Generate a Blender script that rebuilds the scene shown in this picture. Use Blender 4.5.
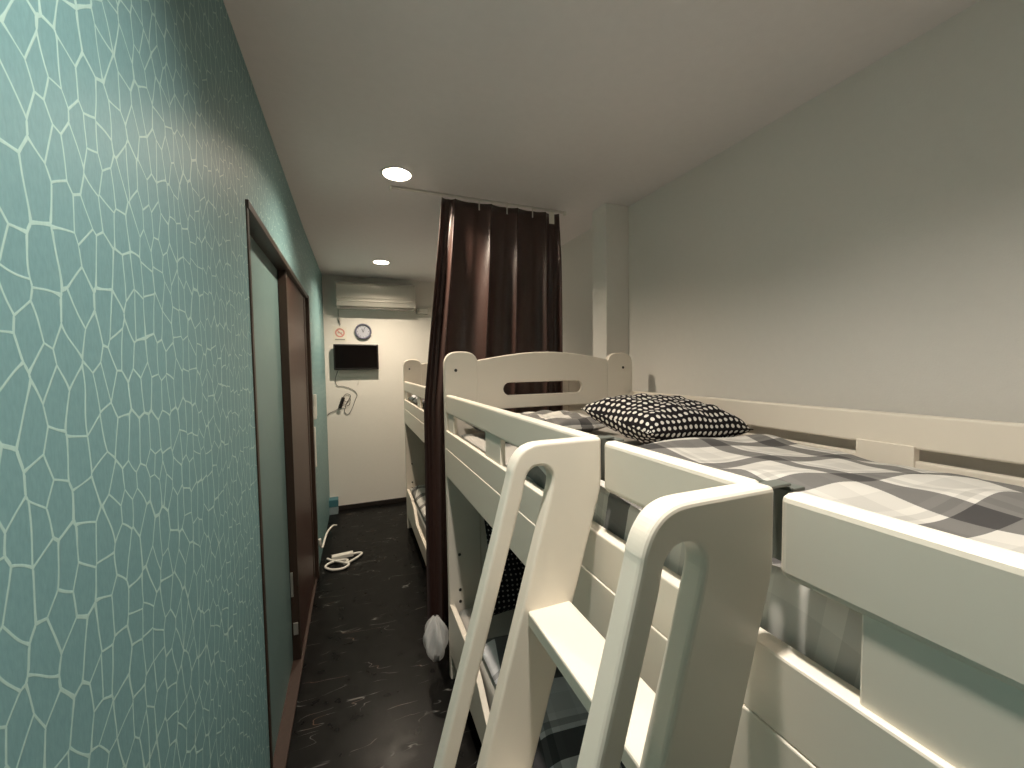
import bpy, bmesh, math, random
from mathutils import Vector, Matrix
random.seed(7)
for o in list(bpy.data.objects):
    bpy.data.objects.remove(o)
scene = bpy.context.scene
COL = scene.collection
PI = math.pi

# ------------------------------------------------------------------ camera
CAM_R = Vector((0.927945, -0.372454, -0.01399))
CAM_F = Vector((0.371482, 0.927272, -0.046564))
EYE = Vector((0, 0, 1.43))
cd = bpy.data.cameras.new('camera')
cam = bpy.data.objects.new('camera', cd)
COL.objects.link(cam)
_f = CAM_F.normalized()
_r = (CAM_R - _f * CAM_R.dot(_f)).normalized()
_u = _r.cross(_f)
cam.matrix_world = Matrix(((_r.x, _u.x, -_f.x, EYE.x), (_r.y, _u.y, -_f.y, EYE.y),
                           (_r.z, _u.z, -_f.z, EYE.z), (0, 0, 0, 1)))
cd.sensor_fit = 'HORIZONTAL'
cd.sensor_width = 36
cd.lens = 36 * 396.157 / 1024
cd.clip_start = 0.02
scene.camera = cam

# ------------------------------------------------------------------ world, exposure
w = bpy.data.worlds.new('world')
scene.world = w
w.use_nodes = True
w.node_tree.nodes['Background'].inputs[0].default_value = (0.02, 0.02, 0.02, 1)
w.node_tree.nodes['Background'].inputs[1].default_value = 0.0
scene.view_settings.view_transform = 'Standard'
scene.view_settings.look = 'None'
scene.view_settings.gamma = 1
scene.view_settings.use_curve_mapping = False
scene.view_settings.exposure = 0.0
LAMP_POWER = 2300.0
LAMP_NEAR = (1.0, 0.935, 0.83)
LAMP_MID = (1.0, 0.85, 0.67)
LAMP_FAR = (1.0, 0.85, 0.66)

# room dimensions
XL, XR, YF, YB, H = -0.269, 1.503, 4.30, -1.55, 2.337


# ------------------------------------------------------------------ materials
def mat(name, col, rough=0.5, spec=0.5, metal=0.0, coat=0.0, sheen=0.0, vary=0.0, vscale=8.0, bump=0.0, bscale=60.0):
    m = bpy.data.materials.new(name)
    m.use_nodes = True
    nt = m.node_tree
    b = nt.nodes['Principled BSDF']
    b.inputs['Base Color'].default_value = (*col, 1)
    b.inputs['Roughness'].default_value = rough
    b.inputs['Specular IOR Level'].default_value = spec
    b.inputs['Metallic'].default_value = metal
    b.inputs['Coat Weight'].default_value = coat
    b.inputs['Sheen Weight'].default_value = sheen
    tc = nt.nodes.new('ShaderNodeTexCoord')
    if vary:
        n = nt.nodes.new('ShaderNodeTexNoise')
        n.inputs['Scale'].default_value = vscale
        n.inputs['Detail'].default_value = 4
        nt.links.new(tc.outputs['Object'], n.inputs['Vector'])
        mx = nt.nodes.new('ShaderNodeMix')
        mx.data_type = 'RGBA'
        mx.inputs['A'].default_value = (*[c * (1 - vary) for c in col], 1)
        mx.inputs['B'].default_value = (*[min(1, c * (1 + vary)) for c in col], 1)
        nt.links.new(n.outputs['Fac'], mx.inputs['Factor'])
        nt.links.new(mx.outputs['Result'], b.inputs['Base Color'])
    if bump:
        n2 = nt.nodes.new('ShaderNodeTexNoise')
        n2.inputs['Scale'].default_value = bscale
        n2.inputs['Detail'].default_value = 3
        nt.links.new(tc.outputs['Object'], n2.inputs['Vector'])
        bp = nt.nodes.new('ShaderNodeBump')
        bp.inputs['Strength'].default_value = bump
        bp.inputs['Distance'].default_value = 0.003
        nt.links.new(n2.outputs['Fac'], bp.inputs['Height'])
        nt.links.new(bp.outputs['Normal'], b.inputs['Normal'])
    return m


def emis(name, col, strength):
    m = bpy.data.materials.new(name)
    m.use_nodes = True
    nt = m.node_tree
    nt.nodes.clear()
    e = nt.nodes.new('ShaderNodeEmission')
    e.inputs[0].default_value = (*col, 1)
    e.inputs[1].default_value = strength
    o = nt.nodes.new('ShaderNodeOutputMaterial')
    nt.links.new(e.outputs[0], o.inputs[0])
    return m


class N:
    """small node-graph helper"""
    def __init__(s, m):
        s.nt = m.node_tree
        s.b = s.nt.nodes['Principled BSDF']

    def add(s, t, **kw):
        n = s.nt.nodes.new(t)
        for k, v in kw.items():
            setattr(n, k, v)
        return n

    def link(s, a, b):
        s.nt.links.new(a, b)

    def math(s, op, a, b=None, c=None, clamp=False):
        n = s.add('ShaderNodeMath', operation=op)
        n.use_clamp = clamp
        for i, v in enumerate((a, b, c)):
            if v is None:
                continue
            if isinstance(v, (int, float)):
                n.inputs[i].default_value = v
            else:
                s.link(v, n.inputs[i])
        return n.outputs[0]

    def mix(s, f, a, b, blend='MIX'):
        n = s.add('ShaderNodeMix', data_type='RGBA', blend_type=blend)
        for k, v in (('Factor', f), ('A', a), ('B', b)):
            if isinstance(v, (int, float)):
                n.inputs[k].default_value = v
            elif isinstance(v, tuple):
                n.inputs[k].default_value = (*v, 1)
            else:
                s.link(v, n.inputs[k])
        return n.outputs['Result']

    def smooth(s, v, lo, hi, a=0.0, b=1.0):
        n = s.add('ShaderNodeMapRange', interpolation_type='SMOOTHSTEP')
        s.link(v, n.inputs['Value'])
        n.inputs['From Min'].default_value = lo
        n.inputs['From Max'].default_value = hi
        n.inputs['To Min'].default_value = a
        n.inputs['To Max'].default_value = b
        return n.outputs['Result']


def wallpaper():
    m = mat('teal_wallpaper', (0.1, 0.2, 0.18), rough=0.48, spec=0.4)
    g = N(m)
    tc = g.add('ShaderNodeTexCoord')
    sep = g.add('ShaderNodeSeparateXYZ')
    g.link(tc.outputs['Object'], sep.inputs[0])
    CW, CH = 0.030, 0.051
    # slow warp so the cells are uneven
    nz = g.add('ShaderNodeTexNoise')
    nz.inputs['Scale'].default_value = 9
    nz.inputs['Detail'].default_value = 1
    g.link(tc.outputs['Object'], nz.inputs['Vector'])
    wob = g.math('MULTIPLY', g.math('SUBTRACT', nz.outputs['Fac'], 0.5), 0.7)
    comb = g.add('ShaderNodeCombineXYZ')
    g.link(g.math('ADD', g.math('MULTIPLY', sep.outputs['Y'], 1 / CW), wob), comb.inputs[0])
    g.link(g.math('ADD', g.math('MULTIPLY', sep.outputs['Z'], 1 / CH), wob), comb.inputs[1])
    pos = []
    for feat in ('F1', 'F2'):
        v = g.add('ShaderNodeTexVoronoi', feature=feat, voronoi_dimensions='2D')
        v.inputs['Scale'].default_value = 1
        v.inputs['Randomness'].default_value = 0.80
        g.link(comb.outputs[0], v.inputs['Vector'])
        pos.append(v.outputs['Position'])
        if feat == 'F1':
            f1 = v.outputs['Distance']

    def vm(op, a, b):
        n = g.add('ShaderNodeVectorMath', operation=op)
        g.link(a, n.inputs[0])
        if isinstance(b, tuple):
            n.inputs[1].default_value = b
        elif b is not None:
            g.link(b, n.inputs[1])
        return n
    dv = vm('SUBTRACT', pos[1], pos[0]).outputs[0]
    mid = vm('MULTIPLY', vm('ADD', pos[0], pos[1]).outputs[0], (0.5, 0.5, 0.5)).outputs[0]
    num = vm('DOT_PRODUCT', vm('SUBTRACT', mid, comb.outputs[0]).outputs[0], dv).outputs['Value']
    den = vm('LENGTH', vm('MULTIPLY', dv, (1 / CW, 1 / CH, 0)).outputs[0], None).outputs['Value']
    dist = g.math('ABSOLUTE', g.math('DIVIDE', num, den))
    # the printed lines swell where three cells meet
    wide = g.smooth(f1, 0.52, 0.95, 0.0, 0.0015)
    line = g.smooth(g.math('SUBTRACT', dist, wide), 0.0007, 0.0016, 1.0, 0.0)
    n2 = g.add('ShaderNodeTexNoise')
    n2.inputs['Scale'].default_value = 260
    n2.inputs['Detail'].default_value = 3
    mp = g.add('ShaderNodeMapping')
    mp.inputs['Scale'].default_value = (1, 1, 0.35)
    g.link(tc.outputs['Object'], mp.inputs[0])
    g.link(mp.outputs[0], n2.inputs['Vector'])
    base = g.mix(n2.outputs['Fac'], (0.115, 0.232, 0.248), (0.178, 0.318, 0.334))
    lines = g.mix(n2.outputs['Fac'], (0.29, 0.445, 0.42), (0.39, 0.545, 0.51))
    g.link(g.mix(line, base, lines), g.b.inputs['Base Color'])
    bp = g.add('ShaderNodeBump')
    bp.inputs['Strength'].default_value = 0.25
    bp.inputs['Distance'].default_value = 0.001
    g.link(g.math('ADD', n2.outputs['Fac'], line), bp.inputs['Height'])
    g.link(bp.outputs['Normal'], g.b.inputs['Normal'])
    return m


def floor_mat():
    m = mat('black_marbled_floor', (0.01, 0.01, 0.01), rough=0.3, spec=0.10)
    g = N(m)
    tc = g.add('ShaderNodeTexCoord')
    mp = g.add('ShaderNodeMapping')
    mp.inputs['Rotation'].default_value = (0, 0, 0.35)
    mp.inputs['Scale'].default_value = (1.0, 4.2, 1)
    g.link(tc.outputs['Object'], mp.inputs[0])
    nz = g.add('ShaderNodeTexNoise')
    nz.inputs['Scale'].default_value = 3.0
    nz.inputs['Detail'].default_value = 2
    nz.inputs['Distortion'].default_value = 0.25
    g.link(mp.outputs[0], nz.inputs['Vector'])
    vein = g.smooth(g.math('ABSOLUTE', g.math('SUBTRACT', nz.outputs['Fac'], 0.5)), 0.0, 0.007, 1, 0)
    nm = g.add('ShaderNodeTexNoise')
    nm.inputs['Scale'].default_value = 7
    nm.inputs['Detail'].default_value = 2
    g.link(tc.outputs['Object'], nm.inputs['Vector'])
    mask = g.smooth(nm.outputs['Fac'], 0.50, 0.64)
    f = g.math('MULTIPLY', vein, mask)
    vcol = g.mix(g.smooth(nm.outputs['Fac'], 0.58, 0.66), (0.20, 0.20, 0.19), (0.10, 0.06, 0.035))
    n3 = g.add('ShaderNodeTexNoise')
    n3.inputs['Scale'].default_value = 14
    n3.inputs['Detail'].default_value = 6
    g.link(tc.outputs['Object'], n3.inputs['Vector'])
    base = g.mix(n3.outputs['Fac'], (0.002, 0.002, 0.002), (0.006, 0.0058, 0.0055))
    g.link(g.mix(f, base, vcol), g.b.inputs['Base Color'])
    g.link(g.smooth(n3.outputs['Fac'], 0.3, 0.7, 0.27, 0.36), g.b.inputs['Roughness'])
    bp = g.add('ShaderNodeBump')
    bp.inputs['Strength'].default_value = 0.10
    bp.inputs['Distance'].default_value = 0.002
    g.link(n3.outputs['Fac'], bp.inputs['Height'])
    g.link(bp.outputs['Normal'], g.b.inputs['Normal'])
    return m


def uv_nodes(g):
    u = g.add('ShaderNodeUVMap')
    s = g.add('ShaderNodeSeparateXYZ')
    g.link(u.outputs[0], s.inputs[0])
    return u.outputs[0], s.outputs['X'], s.outputs['Y']


def plaid_mat(name='plaid_cotton', base=(0.72, 0.69, 0.64), k1=0.27, k2=0.82, period=0.195):
    m = mat(name, base, rough=0.75, spec=0.2, sheen=0.1)
    g = N(m)
    uv, U, V = uv_nodes(g)

    def bands(c):
        t = g.math('FRACT', g.math('DIVIDE', c, period))
        dark = g.math('MULTIPLY', g.math('GREATER_THAN', t, 0.05), g.math('LESS_THAN', t, 0.33))
        med = g.math('MULTIPLY', g.math('GREATER_THAN', t, 0.39), g.math('LESS_THAN', t, 0.47))
        med2 = g.math('MULTIPLY', g.math('GREATER_THAN', t, 0.56), g.math('LESS_THAN', t, 0.82))
        a = g.math('SUBTRACT', 1.0, g.math('MULTIPLY', dark, 1 - k1))
        b = g.math('SUBTRACT', 1.0, g.math('MULTIPLY', med, 1 - k2))
        c2 = g.math('SUBTRACT', 1.0, g.math('MULTIPLY', med2, 0.10))
        return g.math('MULTIPLY', g.math('MULTIPLY', a, b), c2)
    k = g.math('MULTIPLY', bands(U), bands(V))
    k = g.math('MAXIMUM', k, 0.05)
    g.link(g.mix(g.math('SUBTRACT', 1.0, k), base, (0.012, 0.010, 0.014)), g.b.inputs['Base Color'])
    return m


def dots_mat(name='polka_dot_cotton', P=0.0245, dot=(0.78, 0.74, 0.68), rad=0.29):
    m = mat(name, (0.01, 0.009, 0.01), rough=0.8, spec=0.15)
    g = N(m)
    uv, U, V = uv_nodes(g)
    comb = g.add('ShaderNodeCombineXYZ')
    a = g.math('DIVIDE', g.math('ADD', U, g.math('MULTIPLY', V, 0.15)), P)
    b = g.math('DIVIDE', V, P)
    fa = g.math('SUBTRACT', g.math('FRACT', a), 0.5)
    fb = g.math('SUBTRACT', g.math('FRACT', b), 0.5)
    r = g.math('SQRT', g.math('ADD', g.math('MULTIPLY', fa, fa), g.math('MULTIPLY', fb, fb)))
    g.link(g.mix(g.smooth(r, rad - 0.03, rad + 0.03, 1, 0), (0.010, 0.008, 0.010), dot), g.b.inputs['Base Color'])
    return m


def wood_mat(name, c1, c2, rough=0.4):
    m = mat(name, c1, rough=rough, spec=0.45)
    g = N(m)
    tc = g.add('ShaderNodeTexCoord')
    mp = g.add('ShaderNodeMapping')
    mp.inputs['Scale'].default_value = (30, 30, 1.6)
    g.link(tc.outputs['Object'], mp.inputs[0])
    nz = g.add('ShaderNodeTexNoise')
    nz.inputs['Scale'].default_value = 2.0
    nz.inputs['Detail'].default_value = 6
    g.link(mp.outputs[0], nz.inputs['Vector'])
    g.link(g.mix(nz.outputs['Fac'], c1, c2), g.b.inputs['Base Color'])
    return m


M = dict(
    teal=wallpaper(),
    floor=floor_mat(),
    ceil=mat('ceiling_paper', (0.79, 0.75, 0.745), rough=0.85, spec=0.2, vary=0.03, vscale=30, bump=0.15, bscale=160),
    wall=mat('cream_wallpaper', (0.79, 0.76, 0.71), rough=0.8, spec=0.25, vary=0.02, vscale=40, bump=0.2, bscale=220),
    tanwall=mat('tan_wallpaper', (0.62, 0.47, 0.36), rough=0.8, vary=0.02, vscale=40),
    tealpanel=mat('teal_painted_panel', (0.125, 0.20, 0.195), rough=0.45, vary=0.06, vscale=25),
    base=mat('dark_baseboard', (0.02, 0.015, 0.013), rough=0.45),
    white=mat('cream_painted_wood', (0.83, 0.755, 0.65), rough=0.38, spec=0.5, vary=0.015, vscale=5),
    screw=mat('dark_screw', (0.05, 0.045, 0.04), rough=0.4, metal=0.6),
    bracket=mat('grey_green_metal', (0.16, 0.17, 0.15), rough=0.45, metal=0.3),
    door=wood_mat('brown_wood', (0.028, 0.010, 0.007), (0.062, 0.025, 0.017), 0.42),
    frame=wood_mat('dark_brown_trim', (0.022, 0.013, 0.009), (0.045, 0.027, 0.018), 0.42),
    sill=wood_mat('brown_sill', (0.022, 0.011, 0.007), (0.04, 0.020, 0.013), 0.65),
    metal=mat('brushed_metal', (0.62, 0.60, 0.56), rough=0.35, metal=0.8),
    plaid=plaid_mat(),
    plaid2=plaid_mat('dark_plaid_cotton', (0.74, 0.73, 0.76), 0.13, 0.55, 0.25),
    dots=dots_mat(),
    dots2=dots_mat('fine_dot_cotton', 0.020, (0.30, 0.27, 0.25), 0.20),
    sheet=mat('grey_white_cotton', (0.55, 0.52, 0.48), rough=0.8, spec=0.2, sheen=0.1, vary=0.06, vscale=14, bump=0.5, bscale=35),
    mattress=mat('mattress_cotton', (0.42, 0.40, 0.37), rough=0.85, spec=0.2, vary=0.04, vscale=20, bump=0.3, bscale=80),
    curtain=mat('brown_satin', (0.045, 0.0195, 0.0145), rough=0.40, spec=0.6, sheen=0.08, vary=0.1, vscale=6),
    plastic=mat('white_plastic', (0.72, 0.70, 0.64), rough=0.35, spec=0.5),
    acwhite=mat('appliance_white_plastic', (0.54, 0.52, 0.47), rough=0.12, spec=0.5),
    acgrey=mat('appliance_grey_plastic', (0.20, 0.19, 0.17), rough=0.4),
    black=mat('black_plastic', (0.012, 0.010, 0.010), rough=0.35),
    screen=mat('dark_screen', (0.004, 0.003, 0.003), rough=0.15, spec=0.25),
    clockrim=mat('blue_grey_plastic', (0.13, 0.13, 0.19), rough=0.35),
    clockface=mat('pale_blue_dial', (0.50, 0.51, 0.58), rough=0.4),
    ink=mat('dark_ink', (0.04, 0.04, 0.06), rough=0.5),
    red=mat('faded_red_print', (0.62, 0.28, 0.24), rough=0.5),
    paper=mat('cream_paper', (0.77, 0.73, 0.65), rough=0.7),
    grey=mat('grey_print', (0.30, 0.29, 0.26), rough=0.6),
    blue=mat('teal_blue_plastic', (0.05, 0.16, 0.19), rough=0.45),
    palebox=mat('pale_grey_blue_card', (0.25, 0.32, 0.34), rough=0.6),
    rail=mat('white_aluminium_rail', (0.60, 0.58, 0.54), rough=0.35, metal=0.2),
    can=mat('white_lamp_trim', (0.8, 0.79, 0.76), rough=0.35),
    canin=mat('lamp_reflector', (0.75, 0.74, 0.72), rough=0.25),
)


def bag_mat():
    m = mat('thin_white_plastic_film', (0.80, 0.80, 0.80), rough=0.3, spec=0.5)
    b = m.node_tree.nodes['Principled BSDF']
    b.inputs['Alpha'].default_value = 0.5
    return m


M['bag'] = bag_mat()


# ------------------------------------------------------------------ mesh helpers
def box(bm, x0, x1, y0, y1, z0, z1):
    vs = [bm.verts.new((x, y, z)) for x in (x0, x1) for y in (y0, y1) for z in (z0, z1)]
    for f in ((0, 1, 3, 2), (4, 6, 7, 5), (0, 4, 5, 1), (2, 3, 7, 6), (0, 2, 6, 4), (1, 5, 7, 3)):
        bm.faces.new([vs[i] for i in f])


def bx(x0, x1, y0, y1, z0, z1):
    bm = bmesh.new()
    box(bm, x0, x1, y0, y1, z0, z1)
    return bm


def prism(outline, holes, axis, t0, t1, bm=None):
    """extrude a 2-D outline (with holes) along an axis; axis 1: pts are (x,z); 0: (y,z); 2: (x,y)"""
    tmp = bmesh.new()
    edges = []
    for loop in [outline] + list(holes):
        vs = []
        for a, b in loop:
            co = {0: (t0, a, b), 1: (a, t0, b), 2: (a, b, t0)}[axis]
            vs.append(tmp.verts.new(co))
        for i in range(len(vs)):
            edges.append(tmp.edges.new((vs[i], vs[(i + 1) % len(vs)])))
    if holes:
        bmesh.ops.triangle_fill(tmp, use_beauty=True, edges=edges)
        bmesh.ops.dissolve_limit(tmp, angle_limit=0.01, verts=tmp.verts, edges=tmp.edges)
    else:
        tmp.faces.new(tmp.verts)
    ext = bmesh.ops.extrude_face_region(tmp, geom=list(tmp.faces))
    d = [0, 0, 0]
    d[axis] = t1 - t0
    bmesh.ops.translate(tmp, vec=d, verts=[e for e in ext['geom'] if isinstance(e, bmesh.types.BMVert)])
    bmesh.ops.recalc_face_normals(tmp, faces=tmp.faces)
    if bm is None:
        return tmp
    me = bpy.data.meshes.new('t')
    tmp.to_mesh(me)
    tmp.free()
    bm.from_mesh(me)
    bpy.data.meshes.remove(me)
    return bm


def arc(cx, cz, r, a0, a1, n=10, rz=None):
    rz = rz or r
    return [(cx + r * math.cos(math.radians(a0 + (a1 - a0) * i / n)), cz + rz * math.sin(math.radians(a0 + (a1 - a0) * i / n))) for i in range(n + 1)]


def tube(bm, pts, r, n=8, closed=False):
    pts = [Vector(p) for p in pts]
    rings = []
    prev = None
    for i, p in enumerate(pts):
        t = (pts[min(i + 1, len(pts) - 1)] - pts[max(i - 1, 0)]).normalized()
        if prev is None:
            a = Vector((0, 0, 1)) if abs(t.z) < 0.9 else Vector((1, 0, 0))
            nrm = t.cross(a).normalized()
        else:
            nrm = (prev - t * prev.dot(t)).normalized()
        prev = nrm
        b = t.cross(nrm)
        rr = r[i] if isinstance(r, (list, tuple)) else r
        rings.append([bm.verts.new(p + (nrm * math.cos(2 * PI * k / n) + b * math.sin(2 * PI * k / n)) * rr) for k in range(n)])
    for i in range(len(rings) - 1):
        for k in range(n):
            bm.faces.new((rings[i][k], rings[i][(k + 1) % n], rings[i + 1][(k + 1) % n], rings[i + 1][k]))
    bm.faces.new(rings[0][::-1])
    bm.faces.new(rings[-1])


def spline(ctrl, n=8):
    """Catmull-Rom through control points"""
    c = [Vector(p) for p in ctrl]
    c = [c[0] * 2 - c[1]] + c + [c[-1] * 2 - c[-2]]
    out = []
    for i in range(1, len(c) - 2):
        for k in range(n):
            t = k / n
            p0, p1, p2, p3 = c[i - 1:i + 3]
            out.append(0.5 * (2 * p1 + (p2 - p0) * t + (2 * p0 - 5 * p1 + 4 * p2 - p3) * t * t + (3 * p1 - p0 - 3 * p2 + p3) * t ** 3))
    out.append(c[-2])
    return out


def smooth2(pts, n=4):
    return [(p.x, p.y) for p in spline([(a, b, 0) for a, b in pts], n)]


def lathe(bm, prof, c, axis='Z', n=32, close=True):
    rings = []
    for r, h in prof:
        ring = []
        for k in range(n):
            a = 2 * PI * k / n
            if axis == 'Z':
                co = (c[0] + r * math.cos(a), c[1] + r * math.sin(a), c[2] + h)
            else:
                co = (c[0] + r * math.cos(a), c[1] + h, c[2] + r * math.sin(a))
            ring.append(bm.verts.new(co))
        rings.append(ring)
    for i in range(len(rings) - 1):
        for k in range(n):
            bm.faces.new((rings[i][k], rings[i][(k + 1) % n], rings[i + 1][(k + 1) % n], rings[i + 1][k]))
    if close:
        bm.faces.new(rings[0])
        bm.faces.new(rings[-1][::-1])


def obj(name, bm, m, parent=None, bevel=0.0, smooth=False, seg=2, recalc=True, subsurf=0):
    if recalc:
        bmesh.ops.recalc_face_normals(bm, faces=bm.faces)
    me = bpy.data.meshes.new(name)
    bm.to_mesh(me)
    bm.free()
    o = bpy.data.objects.new(name, me)
    COL.objects.link(o)
    me.materials.append(m)
    if parent:
        o.parent = parent
        o.location = -Vector(WORLD.get(parent.name, (0, 0, 0)))
        WORLD[o.name] = (0, 0, 0)
        if parent.type == 'MESH':
            o.location = (0, 0, 0)
    if smooth:
        for p in me.polygons:
            p.use_smooth = True
    if bevel:
        b = o.modifiers.new('bevel', 'BEVEL')
        b.width = bevel
        b.segments = seg
        b.limit_method = 'ANGLE'
        b.angle_limit = math.radians(40)
    if subsurf:
        s = o.modifiers.new('sub', 'SUBSURF')
        s.levels = subsurf
        s.render_levels = subsurf
    return o


WORLD = {}


def thing(name, label, cat, loc=(0, 0, 0), group=None):
    o = bpy.data.objects.new(name, None)
    COL.objects.link(o)
    o.empty_display_size = 0.05
    o.location = loc
    WORLD[o.name] = tuple(loc)
    o['label'] = label
    o['category'] = cat
    if group:
        o['group'] = group
    return o


def tag(o, label, cat, group=None):
    o['label'] = label
    o['category'] = cat
    if group:
        o['group'] = group
    return o


def struct(name, bm, m, parent=None, bevel=0.0):
    o = obj(name, bm, m, parent, bevel)
    if not parent:
        o['kind'] = 'structure'
    return o


def grid_surface(fn, nu, nv, uvscale=(1, 1), thick=0.0):
    """fn(u,v)->(x,y,z), u,v in 0..1; UVs in metres"""
    bm = bmesh.new()
    uvl = bm.loops.layers.uv.new('UVMap')
    vs = [[bm.verts.new(fn(i / nu, j / nv)) for j in range(nv + 1)] for i in range(nu + 1)]
    for i in range(nu):
        for j in range(nv):
            f = bm.faces.new((vs[i][j], vs[i + 1][j], vs[i + 1][j + 1], vs[i][j + 1]))
            for l, (a, b) in zip(f.loops, ((i, j), (i + 1, j), (i + 1, j + 1), (i, j + 1))):
                l[uvl].uv = (a / nu * uvscale[0], b / nv * uvscale[1])
    return bm


def solid(o, t, off=-1):
    s = o.modifiers.new('solid', 'SOLIDIFY')
    s.thickness = t
    s.offset = off
    return o


# ------------------------------------------------------------------ the room shell
struct('floor', bx(XL - 0.2, XR + 0.15, YB - 0.1, YF + 0.1, -0.08, 0.0), M['floor'])

LAMPS = [('near', 0.22, 0.31), ('mid', 0.22, 1.965), ('far', 0.255, 3.63)]
R_OPEN = 0.064
rect = [(XL - 0.2, YB - 0.1), (XR + 0.15, YB - 0.1), (XR + 0.15, YF + 0.1), (XL - 0.2, YF + 0.1)]
holes = [[(x + R_OPEN * math.cos(2 * PI * k / 32), y + R_OPEN * math.sin(2 * PI * k / 32)) for k in range(32)] for _, x, y in LAMPS]
struct('ceiling', prism(rect, holes, 2, H, H + 0.012), M['ceil'])

DY0, DY1, DZ = 1.350, 2.985, 1.905      # the doorway opening in the left wall
bm = bmesh.new()
box(bm, XL - 0.13, XL, YB - 0.1, DY0, 0, H)
prism([(XL - 0.13, DY1), (XL, DY1), (XL + 0.016, YF), (XL - 0.13, YF)], [], 2, 0, H, bm)
box(bm, XL - 0.13, XL, DY0, DY1, DZ, H)
box(bm, XL - 0.13, XL - 0.066, DY0, DY1, 0, DZ)
struct('wall_left', bm, M['teal'])
struct('wall_right', bx(XR, XR + 0.12, YB - 0.1, YF + 0.1, 0, H), M['wall'])
struct('wall_far', bx(XL - 0.13, XR, YF, YF + 0.1, 0, H), M['wall'])
struct('wall_near', bx(XL - 0.13, XR, YB - 0.1, YB, 0, H), M['tanwall'])
struct('wall_column', bx(1.347, XR, 1.905, 2.045, 0, H), M['wall'], bevel=0.004)
struct('baseboard_far', bx(XL + 0.001, XR, YF - 0.012, YF, 0, 0.045), M['base'], bevel=0.003)

# door frame (trim), the fixed teal panel and the brown sliding door
bm = bmesh.new()
box(bm, XL - 0.066, XL + 0.004, DY0 - 0.008, DY0 + 0.014, 0, DZ + 0.006)
box(bm, XL - 0.066, XL + 0.012, DY1 - 0.05, DY1 + 0.006, 0, DZ + 0.006)
box(bm, XL - 0.066, XL + 0.008, DY0 - 0.006, DY1 + 0.006, DZ - 0.016, DZ + 0.008)
struct('trim_1', bm, M['frame'], bevel=0.002)
struct('trim_2', bx(XL - 0.066, XL + 0.003, DY0 + 0.008, DY1 - 0.05, 0, 0.012), M['sill'], bevel=0.002)
d = struct('door_1', bx(XL - 0.050, XL - 0.044, DY0 + 0.008, 2.4, 0.012, DZ - 0.016), M['tealpanel'])
d['kind'] = 'structure'
bm = bx(XL - 0.040, XL - 0.010, 2.135, 2.93, 0.014, DZ - 0.017)
d = struct('door_2', bm, M['door'], bevel=0.003)
obj('stile', bx(XL - 0.043, XL - 0.008, 2.128, 2.175, 0.014, DZ - 0.017), M['frame'], d, bevel=0.002)
obj('stile', bx(XL - 0.040, XL - 0.007, 2.84, 2.93, 0.014, DZ - 0.017), M['frame'], d, bevel=0.002)
obj('strike_plate', bx(XL - 0.036, XL - 0.016, 2.1245, 2.129, 0.14, 0.20), M['metal'], d, bevel=0.001)
obj('latch', bx(XL - 0.041, XL - 0.030, 2.1245, 2.129, 0.33, 0.45), M['metal'], d, bevel=0.001)


# ------------------------------------------------------------------ recessed lamps
def downlight(x, y, col, power, label):
    t = thing('ceiling_downlight', label, 'ceiling light', (x, y, H), 'recessed ceiling downlights')
    bm = bmesh.new()
    lathe(bm, [(R_OPEN - 0.004, 0.002), (R_OPEN + 0.009, -0.001), (R_OPEN + 0.009, -0.004), (R_OPEN - 0.001, -0.005), (R_OPEN - 0.004, 0.002)], (x, y, H), close=False)
    obj('trim_ring', bm, M['can'], t, smooth=True)
    bm = bmesh.new()
    lathe(bm, [(R_OPEN - 0.0005, 0.0), (R_OPEN - 0.0005, 0.06), (0.0005, 0.06)], (x, y, H), close=False)
    obj('housing', bm, M['canin'], t)
    bm = bmesh.new()
    lathe(bm, [(0.0325 * math.cos(q * PI / 16), 0.046 - 0.026 * math.sin(q * PI / 16)) for q in range(8)] + [(0.0004, 0.020)], (x, y, H), close=False)
    obj('lens', bm, emis('lamp_glow', col, power), t)
    return t


downlight(LAMPS[0][1], LAMPS[0][2], LAMP_NEAR, LAMP_POWER, 'round recessed downlight in the ceiling right above the bunk ladder')
downlight(LAMPS[1][1], LAMPS[1][2], LAMP_MID, LAMP_POWER, 'larger-looking round downlight in the ceiling beside the top of the curtain')
downlight(LAMPS[2][1], LAMPS[2][2], LAMP_FAR, LAMP_POWER, 'farthest round downlight in the ceiling, in front of the air conditioner')


# ------------------------------------------------------------------ bunk beds
def knob_outline(x0, x1, zt, z0=0.0):
    r = (x1 - x0) / 2
    cx = (x0 + x1) / 2
    zc = zt - r * 0.85
    top = []
    for i in range(17):
        a = PI - PI * i / 16
        c, s = math.cos(a), math.sin(a)
        top.append((cx + r * math.copysign(abs(c) ** 0.72, c), zc + r * 0.85 * abs(s) ** 0.8))
    return [(x0, z0)] + top + [(x1, z0)]


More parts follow.
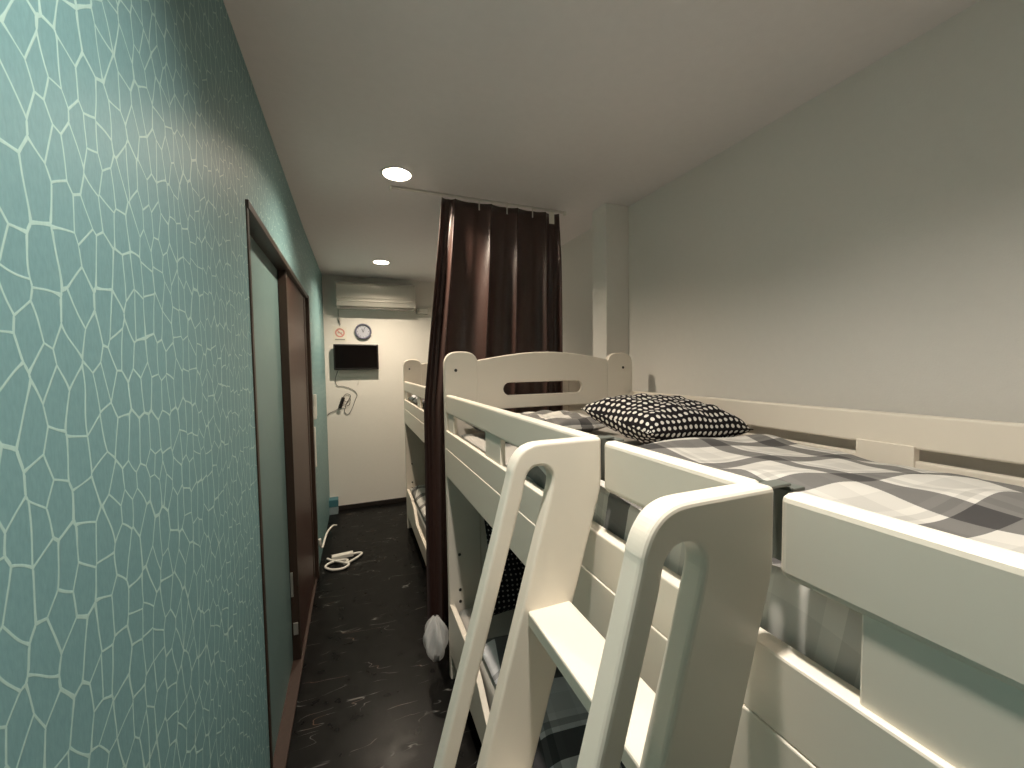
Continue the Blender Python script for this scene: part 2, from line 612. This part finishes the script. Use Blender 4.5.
def bunk(x0, yn, yf, label, guards, blocks, full=True, width=1.012):
    """x0: front plane; yn/yf: near / far ends (inner face of the far headboard at yf)"""
    x1 = x0 + width
    t = thing('bunk_bed', label, 'bunk bed', (x0 + width / 2, (yn + yf) / 2, 0), 'white bunk beds')
    W = M['white']
    for end, (ya, yb) in (('far', (yf, yf + 0.032)), ('near', (yn - 0.032, yn))):
        a = obj('post', prism(knob_outline(x0 - 0.003, x0 + 0.152, 1.496), [], 1, ya, yb), W, t, bevel=0.006)
        b = obj('post', prism(knob_outline(x1 - 0.160, x1, 1.490), [], 1, ya, yb), W, t, bevel=0.006)
        if end == 'far':
            for par, sx in ((a, x0 + 0.048), (b, x1 - 0.062)):
                for sz in (1.412, 0.576, 0.412, 0.358):
                    bm = bmesh.new()
                    lathe(bm, [(0.007, 0.003), (0.007, -0.0015), (0.003, -0.003)], (sx, ya, sz), 'Y', 12)
                    obj('screw_cap', bm, M['screw'], par)
        # arched headboard with a hand slot
        xa, xb = x0 + 0.145, x1 - 0.153
        n = 20
        out = [(xa, 1.228)]
        out += [(xa + (xb - xa) * i / n, 1.455 + 0.040 * math.sin(PI * i / n)) for i in range(n + 1)]
        out += [(xb, 1.228)]
        s0, s1, zc, r = x0 + 0.276 + 0.03, x0 + 0.705 - 0.03, 1.320, 0.030
        slot = arc(s0, zc, r, 90, 270, 10) + arc(s1, zc, r, -90, 90, 10)
        obj('headboard', prism(out, [slot], 1, ya + 0.005, yb - 0.005), W, t, bevel=0.005)
        obj('cross_board', bx(xa, xb, ya + 0.006, yb - 0.006, 1.05, 1.195), W, t, bevel=0.004)
        obj('lower_headboard', bx(xa, xb, ya + 0.006, yb - 0.006, 0.20, 0.86), W, t, bevel=0.004)
    # front rails
    obj('side_rail', bx(x0 - 0.003, x0 + 0.022, yn, yf, 1.0675, 1.147), W, t, bevel=0.003)
    obj('side_rail', bx(x0 - 0.0045, x0 + 0.022, yn, yf, 0.945, 1.0675), W, t, bevel=0.002)
    for ya, yb in guards:
        o = [(ya, 1.222), (ya, 1.305), (yb, 1.305), (yb, 1.222)]
        obj('guard_rail', prism(o, [], 0, x0, x0 + 0.026), W, t, bevel=0.008, seg=3)
    for ya, yb in blocks:
        obj('spacer_block', bx(x0 + 0.0035, x0 + 0.020, ya, yb, 1.14, 1.228), W, t, bevel=0.002)
    # back rails
    obj('guard_rail', bx(x1 - 0.026, x1, yn, yf, 1.195, 1.286), W, t, bevel=0.006)
    obj('side_rail', bx(x1 - 0.024, x1, yn, yf, 0.95, 1.163), W, t, bevel=0.004)
    for q in (0.22, 0.473, 0.80):
        ym = yn + (yf - yn) * q
        obj('spacer_block', bx(x1 - 0.032, x1 - 0.004, ym - 0.065, ym + 0.065, 1.14, 1.203), W, t, bevel=0.002)
    # slatted bases
    for z in (1.0, 0.20):
        bm = bmesh.new()
        y = yn + 0.04
        while y < yf - 0.06:
            box(bm, x0 + 0.022, x1 - 0.024, y, y + 0.07, z, z + 0.018)
            y += 0.13
        box(bm, x0 + 0.022, x0 + 0.045, yn, yf, z - 0.03, z)
        box(bm, x1 - 0.047, x1 - 0.024, yn, yf, z - 0.03, z)
        obj('slat_base', bm, W, t)
    # lower bunk front board: higher by the head end, then curving down
    L = yf - yn
    o = [(yn, 0.12), (yn, 0.235)]
    yc = yf - 0.56
    o += [(yc + 0.20 * i / 10, 0.235 + 0.095 * (0.5 - 0.5 * math.cos(PI * i / 10))) for i in range(11)]
    o += [(yf - 0.30, 0.335), (yf - 0.29, 0.352), (yf, 0.356), (yf, 0.12)]
    obj('lower_side_rail', prism(o, [], 0, x0 - 0.002, x0 + 0.020), W, t, bevel=0.003)
    obj('lower_side_rail', bx(x1 - 0.024, x1, yn, yf, 0.12, 0.33), W, t, bevel=0.003)
    return t


bunk(0.376, -0.36, 1.728, 'white bunk bed in front with the ladder leaning on its side',
     [(0.580, 1.726), (0.286, 0.5430), (-0.36, 0.2535)],
     [(1.610, 1.70), (1.045, 1.180), (0.040, 0.187), (-0.27, -0.13)])
bunk(0.410, 2.22, 3.545, 'white bunk bed farther back, mostly hidden behind the brown curtain',
     [(2.22, 3.543)], [(3.42, 3.50), (2.7, 2.83)])


# ------------------------------------------------------------------ ladder
def ladder():
    t = thing('bunk_ladder', 'white wooden ladder with slotted side boards leaning on the front bunk bed', 'ladder', (0.1, 0.41, 0))
    xo = lambda z: 0.212 - 0.287 * (1.250 - z)
    xb_ = lambda z: 0.361 - 0.300 * (1.180 - z)
    sl = lambda z: 0.238 - 0.290 * (1.245 - z)
    sr = lambda z: 0.285 - 0.289 * (1.245 - z)
    out = [(xo(0), 0.0), (xo(0.6), 0.6), (xo(1.235), 1.235)]
    out += [(0.2125, 1.255), (0.2165, 1.272), (0.2235, 1.288), (0.234, 1.300), (0.247, 1.307), (0.264, 1.310)]
    out += [(0.374, 1.310), (0.374, 1.245), (0.3735, 1.228), (0.371, 1.212), (0.366, 1.196), (xb_(1.175), 1.175), (xb_(0.6), 0.6), (xb_(0), 0)]
    out = out[:2] + smooth2([(xo(1.18), 1.18), (0.2125, 1.255), (0.2165, 1.272), (0.2235, 1.288), (0.234, 1.300), (0.247, 1.307), (0.264, 1.310), (0.30, 1.310)]) + [(0.3755, 1.310)] + smooth2([(0.3755, 1.26), (0.3755, 1.245), (0.3745, 1.228), (0.371, 1.212), (0.366, 1.196), (xb_(1.175), 1.175), (xb_(1.14), 1.14)]) + out[-2:]
    slot = [(sl(0.20), 0.20), (sl(0.7), 0.7), (sl(1.235), 1.235)]
    slot += [(0.2385, 1.252), (0.243, 1.264), (0.252, 1.272), (0.2635, 1.274), (0.275, 1.271), (0.2825, 1.262), (0.2845, 1.252)]
    slot += [(sr(1.235), 1.235), (sr(0.7), 0.7), (sr(0.20), 0.20), (sr(0.18) - 0.012, 0.183), (sl(0.18) + 0.012, 0.183)]
    slot = slot[:2] + smooth2([(sl(1.19), 1.19)] + slot[2:-4] + [(sr(1.19), 1.19)]) + slot[-4:]
    for y in (0.545, 0.256):
        s = obj('side_board', prism(out, [slot], 1, y, y + 0.026), M['white'], t, bevel=0.005, seg=3)
        bm = bmesh.new()
        box(bm, 0.372, 0.4045, y + 0.004, y + 0.020, 1.3055, 1.3085)
        box(bm, 0.4025, 0.4225, y + 0.002, y + 0.030, 1.299, 1.303)
        box(bm, 0.4025, 0.4055, y + 0.002, y + 0.048, 1.225, 1.304)
        obj('hook', bm, M['bracket'], s, bevel=0.001)
    for k in range(4):
        z = 1.050 - 0.2625 * k
        obj('step', bx(sr(z) + 0.011, xb_(z) - 0.008, 0.281, 0.546, z - 0.023, z), M['white'], t, bevel=0.003)
    return t


ladder()


# ------------------------------------------------------------------ bedding
def hnoise(x, y, s=0.0):
    return (math.sin(x * 9.1 + 1.7 * math.sin(y * 5.3 + s)) * 0.5 + math.sin(y * 7.7 + 2.1 * math.sin(x * 6.1 + s * 1.3)) * 0.35
            + math.sin((x + y) * 15.3 + s * 2) * 0.15)


def mattress(name_label, x0, x1, y0, y1, z0, z1):
    bm = bx(x0, x1, y0, y1, z0, z1)
    o = obj('mattress', bm, M['mattress'], None, bevel=0.03, seg=4)
    return tag(o, name_label, 'mattress')


mattress('grey mattress on the upper bunk of the front bed', 0.422, 1.355, -0.35, 1.722, 1.018, 1.130)
mattress('grey mattress on the lower bunk of the front bed', 0.404, 1.355, -0.35, 1.722, 0.218, 0.335)
mattress('mattress on the upper bunk of the far bed', 0.430, 1.38, 2.23, 3.54, 1.018, 1.130)
mattress('mattress on the lower bunk of the far bed', 0.430, 1.38, 2.23, 3.54, 0.218, 0.335)


def pillow(L, Wd, T, m, label, loc, rot, seed=0.0, puff=0.55):
    """two puffed sheets with pinched corners; UV in metres"""
    bm = bmesh.new()
    uvl = bm.loops.layers.uv.new('UVMap')
    n = 28
    sides = {}
    for sgn in (1, -1):
        for i in range(n + 1):
            for j in range(n + 1):
                u, v = i / n * 2 - 1, j / n * 2 - 1
                e = max(0.0, (1 - u ** 4)) ** puff * max(0.0, (1 - v ** 4)) ** puff
                pinch = 1 - 0.09 * (1 - abs(u) ** 2) * abs(v) ** 3
                pinch2 = 1 - 0.07 * (1 - abs(v) ** 2) * abs(u) ** 3
                wr = 0.006 * math.sin(9 * u + 5 * v + seed) * e + 0.004 * math.sin(14 * v - 7 * u + seed) * e
                z = sgn * (T / 2 * e) + wr
                if sgn < 0 and (i in (0, n) or j in (0, n)):
                    continue
                sides[(sgn, i, j)] = bm.verts.new((u * L / 2 * pinch2, v * Wd / 2 * pinch, z))
    get = lambda s, i, j: sides.get((s, i, j)) or sides[(1, i, j)]
    for s in (1, -1):
        for i in range(n):
            for j in range(n):
                q = [(i, j), (i + 1, j), (i + 1, j + 1), (i, j + 1)]
                if s < 0:
                    q = q[::-1]
                f = bm.faces.new([get(s, a, b) for a, b in q])
                f.smooth = True
                for l, (a, b) in zip(f.loops, q):
                    l[uvl].uv = (a / n * L, b / n * Wd)
    for s in (1, -1):
        P = lambda a, b: get(s, a, b).co
        au, av = [0.0], [0.0]
        for k in range(n):
            au.append(au[-1] + (P(k + 1, n // 2) - P(k, n // 2)).length)
            av.append(av[-1] + (P(n // 2, k + 1) - P(n // 2, k)).length)
        idx = {get(s, a, b): (a, b) for a in range(n + 1) for b in range(n + 1)}
        for f in bm.faces:
            if all(vv in idx for vv in f.verts):
                for l in f.loops:
                    a, b = idx[l.vert]
                    l[uvl].uv = (au[a], av[b])
    o = obj('pillow', bm, m, recalc=False, smooth=True)
    o.location = loc
    o.rotation_euler = rot
    return tag(o, label, 'pillow')


pillow(0.485, 0.37, 0.140, M['dots'], 'black and white polka-dot pillow on the upper bunk of the front bed', (1.060, 1.145, 1.228), (math.radians(7), math.radians(3), math.radians(3)), 0.4)
pillow(0.52, 0.42, 0.13, M['dots2'], 'dark polka-dot pillow propped on the lower bunk of the front bed', (0.745, 1.575, 0.580), (math.radians(72), math.radians(6), math.radians(4)), 2.0)
pillow(0.56, 0.32, 0.075, M['plaid'], 'grey plaid pillow at the head of the upper bunk, behind the polka-dot one', (0.735, 1.545, 1.176), (math.radians(2), 0, math.radians(3)), 3.0)


def duvet(label, x0, x1, y0, y1, zfun, m, front=0.0, nu=60, nv=90, uvrot=0.0):
    def fn(u, v):
        y = y0 + (y1 - y0) * v
        if front and u < 0.12:
            # the near edge hangs straight down behind the guard rail
            q = u / 0.12
            z = zfun(x0 + 0.08, y, 0.1, v) + 0.024
            wob = 0.003 * math.sin(y * 31) + 0.002 * math.sin(y * 77)
            return (x0 + (0.006 * q ** 2) + 0.004 + wob * (1 - q), y, z - front * (1 - q ** 1.5))
        if front:
            u = 0.0 + (u - 0.12) / 0.88
            x = x0 + 0.010 + (x1 - x0 - 0.010) * u
            k = math.exp(-u / 0.03)
            u2 = max(u, 0.1)
            return (x, y, zfun(max(x, x0 + 0.08), y, u2 if u < 0.5 else u, v) + 0.024 * k - 0.022 * max(0.0, (u - 0.72) / 0.28) ** 1.5)
        x = x0 + (x1 - x0) * u
        return (x, y, zfun(x, y, u, v))
    bm = grid_surface(fn, nu, nv, ((x1 - x0), (y1 - y0)))
    if uvrot:
        l = bm.loops.layers.uv.active
        c, s = math.cos(uvrot), math.sin(uvrot)
        for f in bm.faces:
            for lp in f.loops:
                a, b = lp[l].uv
                lp[l].uv = (a * c - b * s + 0.55, a * s + b * c + 0.31)
    o = obj('duvet', bm, m, smooth=True, recalc=True)
    solid(o, 0.012, -1)
    return tag(o, label, 'duvet')


def z_upper(x, y, u, v):
    e = min(1.0, min(u, 1 - u) / 0.07)
    e = math.sin(e * PI / 2)
    ev = math.sin(min(1.0, min(v, 1 - v) / 0.05) * PI / 2)
    z = 1.140 + 0.036 * e * ev
    z += 0.011 * (hnoise(x * 1.6, y * 1.8, 0.6) + 0.4) * e
    # long diagonal folds running toward the pillow
    z += 0.004 * math.sin(22 * x + 9 * math.sin(6 * y)) * e * (0.5 + 0.5 * math.sin(7 * y + 2 * x))
    t = (x - 0.62) * 0.75 + (y - 0.75) * 0.66
    z += 0.016 * math.exp(-((t) / 0.05) ** 2) * e
    t2 = (x - 1.0) * 0.55 + (y - 0.45) * 0.83
    z += 0.014 * math.exp(-((t2) / 0.06) ** 2) * e
    z += 0.016 * math.exp(-((y - 0.93) / 0.08) ** 2) * e
    return z


duvet('grey and white plaid duvet spread over the upper bunk of the front bed', 0.4035, 1.345, -0.34, 0.985, z_upper, M['plaid'], front=0.10, nu=90, uvrot=0.14)


def z_lower(x, y, u, v):
    e = math.sin(min(1.0, min(u, 1 - u) / 0.08) * PI / 2)
    ev = math.sin(min(1.0, min(v, 1 - v) / 0.05) * PI / 2)
    return 0.362 + 0.045 * e * ev + 0.012 * hnoise(x, y, 2.2) * e


duvet('dark grey plaid duvet on the lower bunk behind the ladder', 0.412, 1.345, -0.34, 1.44, z_lower, M['plaid2'], uvrot=0.2)
duvet('black and white plaid duvet on the lower bunk of the far bed', 0.432, 1.37, 2.235, 3.5, lambda x, y, u, v: z_lower(x, y * 1.6, u, v) + 0.01, M['plaid'], uvrot=0.3)
duvet('rumpled dark plaid duvet on the upper bunk of the far bed', 0.432, 1.37, 2.235, 3.5, lambda x, y, u, v: z_lower(x, y * 1.3, u, v) + 0.80, M['plaid2'], uvrot=0.1)


# ------------------------------------------------------------------ curtain and its rail
RY, RZ = 2.100, 2.324
t = thing('curtain_rail', 'thin white curtain rail under the ceiling above the brown curtain', 'curtain rail', (0.65, RY, RZ))
bm = bmesh.new()
box(bm, 0.205, 1.19, RY - 0.006, RY + 0.006, RZ, H)
obj('track', bm, M['rail'], t, bevel=0.002)
for xx in (0.202, 1.193):
    obj('end_cap', bx(xx - 0.006, xx + 0.006, RY - 0.008, RY + 0.008, RZ - 0.010, H), M['plastic'], t, bevel=0.002)

RIDGES = [0.0, 0.105, 0.395, 0.62, 0.876, 1.0]


def fold(u):
    """0 at a ridge (toward the camera), 1 in the valley"""
    for a, b in zip(RIDGES[:-1], RIDGES[1:]):
        if a <= u <= b + 1e-9:
            q = (u - a) / (b - a)
            return (math.sin(PI * q) ** 0.62 - 0.22 * math.exp(-((q - 0.55) / 0.13) ** 2)) if 0 < q < 1 else 0.0
    return 0


def curtain_pt(u, v):
    z = 2.312 - v * 2.282
    xl = 0.456 - 0.110 * min(1, v * 2.1) - 0.022 * v
    xr = 1.145 + 0.004 * min(1, v * 3)
    uu = u + 0.012 * math.sin(u * 20 + 3 * v)
    x = xl + (xr - xl) * u
    amp = 0.020 + 0.030 * min(1, v * 4)
    y = RY - 0.034 + amp * fold(u) * 1.25 + 0.006 * math.sin(u * 23 + v * 5) * min(1, v * 4) - 0.004
    y += 0.02 * (1 - min(1, v * 8))
    return (x, y, z)


t = thing('curtain', 'floor-length dark brown satin curtain hanging between the two bunk beds', 'curtain', (0.70, RY, 0.03))
o = obj('fabric', grid_surface(curtain_pt, 200, 60), M['curtain'], t, smooth=True, recalc=False)
solid(o, 0.002, 0)
for xx in (0.655, 0.815, 0.97, 1.09):
    obj('curtain_hook', bx(xx - 0.0025, xx + 0.0025, RY - 0.030, RY - 0.026, 2.265, 2.328), M['rail'], t)
obj('care_tag', bx(1.058, 1.090, RY - 0.062, RY - 0.059, 2.232, 2.296), M['paper'], t)


# ------------------------------------------------------------------ far wall: air conditioner, clock, sign, television
def air_conditioner():
    D = 0.15
    x0, x1, z0, z1 = -0.132, 0.618, 2.012, 2.262
    t = thing('air_conditioner', 'white split air conditioner high on the far wall under the ceiling', 'air conditioner', ((x0 + x1) / 2, YF, z0))
    yf = YF - D
    prof = [(YF, z0), (YF, z1), (yf + 0.035, z1), (yf + 0.010, z1 - 0.012), (yf, z1 - 0.04), (yf, z0 + 0.075), (yf + 0.006, z0 + 0.062),
            (yf + 0.006, z0 + 0.055), (yf + 0.02, z0 + 0.018), (yf + 0.06, z0)]
    obj('casing', prism(prof, [], 0, x0, x1), M['acwhite'], t, bevel=0.006, seg=3)
    obj('front_panel', bx(x0 + 0.006, x1 - 0.006, yf - 0.007, yf + 0.002, z0 + 0.090, z1 - 0.03), M['acwhite'], t, bevel=0.004)
    bm = prism([(yf + 0.004, z0 + 0.056), (yf - 0.004, z0 + 0.066), (yf - 0.001, z0 + 0.072), (yf + 0.008, z0 + 0.064)], [], 0, x0 + 0.012, x1 - 0.012)
    obj('louver', bm, M['acwhite'], t, bevel=0.001)
    obj('outlet_slot', bx(x0 + 0.03, x1 - 0.03, yf + 0.022, yf + 0.055, z0 - 0.002, z0 + 0.004), M['acgrey'], t)
    return t


air_conditioner()
o = obj('pipe_cover', bx(0.640, 0.76, YF - 0.055, YF - 0.001, 1.985, 2.045), M['acwhite'], bevel=0.008)
tag(o, 'small white pipe cover on the far wall right of the air conditioner', 'pipe cover')
bm = bmesh.new()
tube(bm, spline([(-0.117, YF - 0.030, 2.005), (-0.118, YF - 0.012, 1.95), (-0.112, YF - 0.008, 1.90), (-0.104, YF - 0.008, 1.855)], 6), 0.004)
tube(bm, [(-0.117, YF - 0.014, 1.925), (-0.112, YF - 0.012, 1.885)], 0.008)
tag(obj('cord', bm, M['grey'], smooth=True), 'short grey cord hanging below the left end of the air conditioner', 'cord')

# clock
CX, CZ, CR = 0.107, 1.794, 0.080
t = thing('wall_clock', 'round blue-grey wall clock above the television', 'clock', (CX, YF, CZ))
bm = bmesh.new()
lathe(bm, [(CR - 0.002, 0.0), (CR, -0.02), (CR - 0.006, -0.028), (CR - 0.014, -0.026), (CR - 0.018, -0.018), (CR - 0.018, -0.010)], (CX, YF, CZ), 'Y', 40)
obj('rim', bm, M['clockrim'], t, smooth=True)
bm = bmesh.new()
lathe(bm, [(CR - 0.017, -0.011), (CR - 0.017, -0.014)], (CX, YF, CZ), 'Y', 40)
face = obj('dial', bm, M['clockface'], t)
for k in range(12):
    a = k * PI / 6
    c, q = math.cos(a), math.sin(a)
    r0 = CR - 0.027
    obj('hour_mark', bx(CX + r0 * q - 0.0025, CX + r0 * q + 0.0025, YF - 0.0155, YF - 0.0135, CZ + r0 * c - 0.004, CZ + r0 * c + 0.004), M['ink'], face)
bm = bmesh.new()
tube(bm, [(CX, YF - 0.017, CZ - 0.008), (CX - 0.012, YF - 0.017, CZ + 0.028)], 0.0028, 6)
obj('hour_hand', bm, M['ink'], t)
bm = bmesh.new()
tube(bm, [(CX, YF - 0.019, CZ - 0.010), (CX + 0.016, YF - 0.019, CZ + 0.042)], 0.0022, 6)
obj('minute_hand', bm, M['ink'], t)

# no smoking sign
SX, SZ = -0.109, 1.778
t = thing('no_smoking_sign', 'small no smoking sign with a red ring beside the clock', 'sign', (SX, YF, SZ - 0.08))
obj('plate', bx(SX - 0.062, SX + 0.062, YF - 0.003, YF, SZ - 0.085, SZ + 0.062), M['paper'], t)
ring = [(SX + 0.045 * math.cos(2 * PI * k / 32), SZ + 0.045 * math.sin(2 * PI * k / 32)) for k in range(32)]
hole = [(SX + 0.031 * math.cos(2 * PI * k / 32), SZ + 0.031 * math.sin(2 * PI * k / 32)) for k in range(32)]
obj('red_ring', prism(ring, [hole], 1, YF - 0.0045, YF - 0.003), M['red'], t)
bm = bx(-0.035, 0.035, YF - 0.0050, YF - 0.003, -0.0055, 0.0055)
bmesh.ops.rotate(bm, verts=bm.verts, cent=(0, 0, 0), matrix=Matrix.Rotation(math.radians(45), 3, 'Y'))
bmesh.ops.translate(bm, verts=bm.verts, vec=(SX, 0, SZ))
obj('slash', bm, M['red'], t)
obj('cigarette', bx(SX - 0.022, SX + 0.022, YF - 0.0042, YF - 0.003, SZ - 0.005, SZ + 0.003), M['grey'], t)
obj('caption_bar', bx(SX - 0.045, SX + 0.045, YF - 0.0042, YF - 0.003, SZ - 0.072, SZ - 0.060), M['grey'], t)

# television on a short wall mount
TX0, TX1, TZ0, TZ1, TY = -0.172, 0.245, 1.408, 1.663, YF - 0.068
t = thing('television', 'small black flat television mounted on the far wall', 'television', ((TX0 + TX1) / 2, YF, TZ0))
obj('housing', bx(TX0, TX1, TY, TY + 0.035, TZ0, TZ1), M['black'], t, bevel=0.006)
obj('screen', bx(TX0 + 0.014, TX1 - 0.014, TY - 0.0012, TY + 0.002, TZ0 + 0.022, TZ1 - 0.014), M['screen'], t)
obj('wall_mount', bx(-0.03, 0.10, TY + 0.03, YF, TZ0 + 0.06, TZ1 - 0.06), M['black'], t, bevel=0.004)
bm = bmesh.new()
tube(bm, spline([(-0.125, TY + 0.02, TZ0 + 0.004), (-0.13, TY + 0.03, 1.36), (-0.10, YF - 0.008, 1.335), (0.0, YF - 0.006, 1.33), (0.055, YF - 0.006, 1.315), (0.04, YF - 0.006, 1.26)], 8), 0.0035)
tag(obj('antenna_cable', bm, M['plastic'], smooth=True), 'thin white cable drooping right under the television', 'cable')
t = thing('power_cable', 'black power cable with an adapter dangling below the television', 'cable', (-0.06, YF, 1.0))
bm = bmesh.new()
tube(bm, spline([(-0.135, TY + 0.03, TZ0 + 0.004), (-0.165, YF - 0.01, 1.32), (-0.150, YF - 0.007, 1.255), (-0.09, YF - 0.006, 1.245), (-0.01, YF - 0.006, 1.21), (0.03, YF - 0.006, 1.16), (0.01, YF - 0.006, 1.10), (-0.02, YF - 0.006, 1.02), (-0.055, YF - 0.006, 0.965), (-0.09, YF - 0.006, 0.99), (-0.075, YF - 0.006, 1.06), (-0.05, YF - 0.008, 1.11), (-0.03, YF - 0.008, 1.15), (-0.06, YF - 0.009, 1.17), (-0.085, YF - 0.012, 1.16), (-0.10, YF - 0.016, 1.13)], 8), 0.0024)
tube(bm, spline([(-0.105, YF - 0.020, 1.12), (-0.07, YF - 0.014, 1.09), (-0.035, YF - 0.012, 1.12), (-0.045, YF - 0.012, 1.06), (-0.085, YF - 0.014, 1.05), (-0.12, YF - 0.02, 1.06)], 8), 0.0024)
tube(bm, spline([(-0.135, YF - 0.014, 1.035), (-0.17, YF - 0.008, 1.01), (-0.225, YF - 0.006, 0.985), (-0.250, YF - 0.006, 0.96)], 8), 0.0024)
obj('cord', bm, M['black'], t, smooth=True)
bm = bx(-0.016, 0.016, YF - 0.034, YF - 0.002, -0.055, 0.055)
bmesh.ops.rotate(bm, verts=bm.verts, cent=(0, 0, 0), matrix=Matrix.Rotation(math.radians(20), 3, 'Y'))
bmesh.ops.translate(bm, verts=bm.verts, vec=(-0.115, 0, 1.085))
obj('adapter', bm, M['black'], t, bevel=0.005)

# ------------------------------------------------------------------ left wall fittings
t = thing('remote_holder', 'white remote control holder on the teal wall past the sliding door', 'remote control holder', (XL, 3.12, 1.07))
obj('cradle', bx(XL, XL + 0.018, 3.085, 3.145, 1.07, 1.16), M['plastic'], t, bevel=0.003)
obj('remote_control', bx(XL + 0.004, XL + 0.022, 3.092, 3.138, 1.09, 1.245), M['plastic'], t, bevel=0.003)
o = obj('wire_cover', bx(XL, XL + 0.014, 3.055, 3.08, 0.74, 1.02), M['plastic'], bevel=0.003)
tag(o, 'narrow white wire cover strip low on the teal wall past the door', 'wire cover')

bm = bmesh.new()
tube(bm, spline([(XL + 0.018, 3.02, 0.24), (XL + 0.020, 3.03, 0.19), (XL + 0.030, 3.05, 0.165), (XL + 0.04, 3.12, 0.185), (XL + 0.055, 3.22, 0.205), (XL + 0.085, 3.33, 0.205), (XL + 0.11, 3.40, 0.18)], 8), [0.010] * 8 + [0.007] * 41)
tag(obj('shoehorn', bm, M['plastic'], smooth=True), 'curved white plastic shoehorn sticking out from the low teal wall', 'shoehorn')

# ------------------------------------------------------------------ on the floor
t = thing('storage_box', 'small blue box on the floor in the far left corner', 'box', (-0.215, YF - 0.06, 0))
obj('body', bx(-0.262, -0.176, YF - 0.115, YF - 0.014, 0.0, 0.075), M['palebox'], t, bevel=0.004)
obj('lid', bx(-0.265, -0.173, YF - 0.118, YF - 0.0125, 0.075, 0.145), M['blue'], t, bevel=0.004)

t = thing('power_strip', 'cream power strip with a tangled cord lying on the dark floor', 'power strip', (-0.12, 3.15, 0))
bm = bx(-0.075, 0.075, -0.022, 0.022, 0.0, 0.03)
bmesh.ops.rotate(bm, verts=bm.verts, cent=(0, 0, 0), matrix=Matrix.Rotation(math.radians(6), 3, 'Z'))
bmesh.ops.translate(bm, verts=bm.verts, vec=(-0.115, 3.20, 0))
obj('body', bm, M['plastic'], t, bevel=0.005)
bm = bmesh.new()
tube(bm, spline([(-0.04, 3.207, 0.012), (0.00, 3.21, 0.011), (0.02, 3.19, 0.011), (-0.01, 3.14, 0.011), (-0.06, 3.09, 0.011), (-0.10, 3.06, 0.012), (-0.08, 3.11, 0.016), (-0.14, 3.14, 0.011), (-0.20, 3.12, 0.011), (-0.225, 3.07, 0.011), (-0.18, 3.01, 0.011), (-0.11, 3.0, 0.011), (-0.07, 3.03, 0.020), (-0.12, 3.08, 0.022), (-0.19, 3.16, 0.013), (-0.22, 3.20, 0.011)], 8), 0.0085)
obj('cord', bm, M['plastic'], t, smooth=True)

# plastic bag hanging at the foot of the bed post
def bag_pt(u, v):
    a = 2 * PI * u
    q = v
    r = 0.055 * (math.sin(PI * min(1, q * 0.95 + 0.05)) ** 0.6) * (1 + 0.16 * math.sin(5 * a + 4 * q) + 0.08 * math.sin(11 * a - 7 * q))
    r = max(r, 0.006)
    return (0.318 + r * math.cos(a) * 0.95, 1.79 + r * math.sin(a) * 1.1, 0.075 + 0.205 * q)


bm = grid_surface(bag_pt, 48, 24)
bmesh.ops.remove_doubles(bm, verts=bm.verts, dist=0.0003)
o = obj('plastic_bag', bm, M['bag'], smooth=True)
tag(o, 'crumpled white plastic bag hanging beside the foot of the front bed post', 'bag')
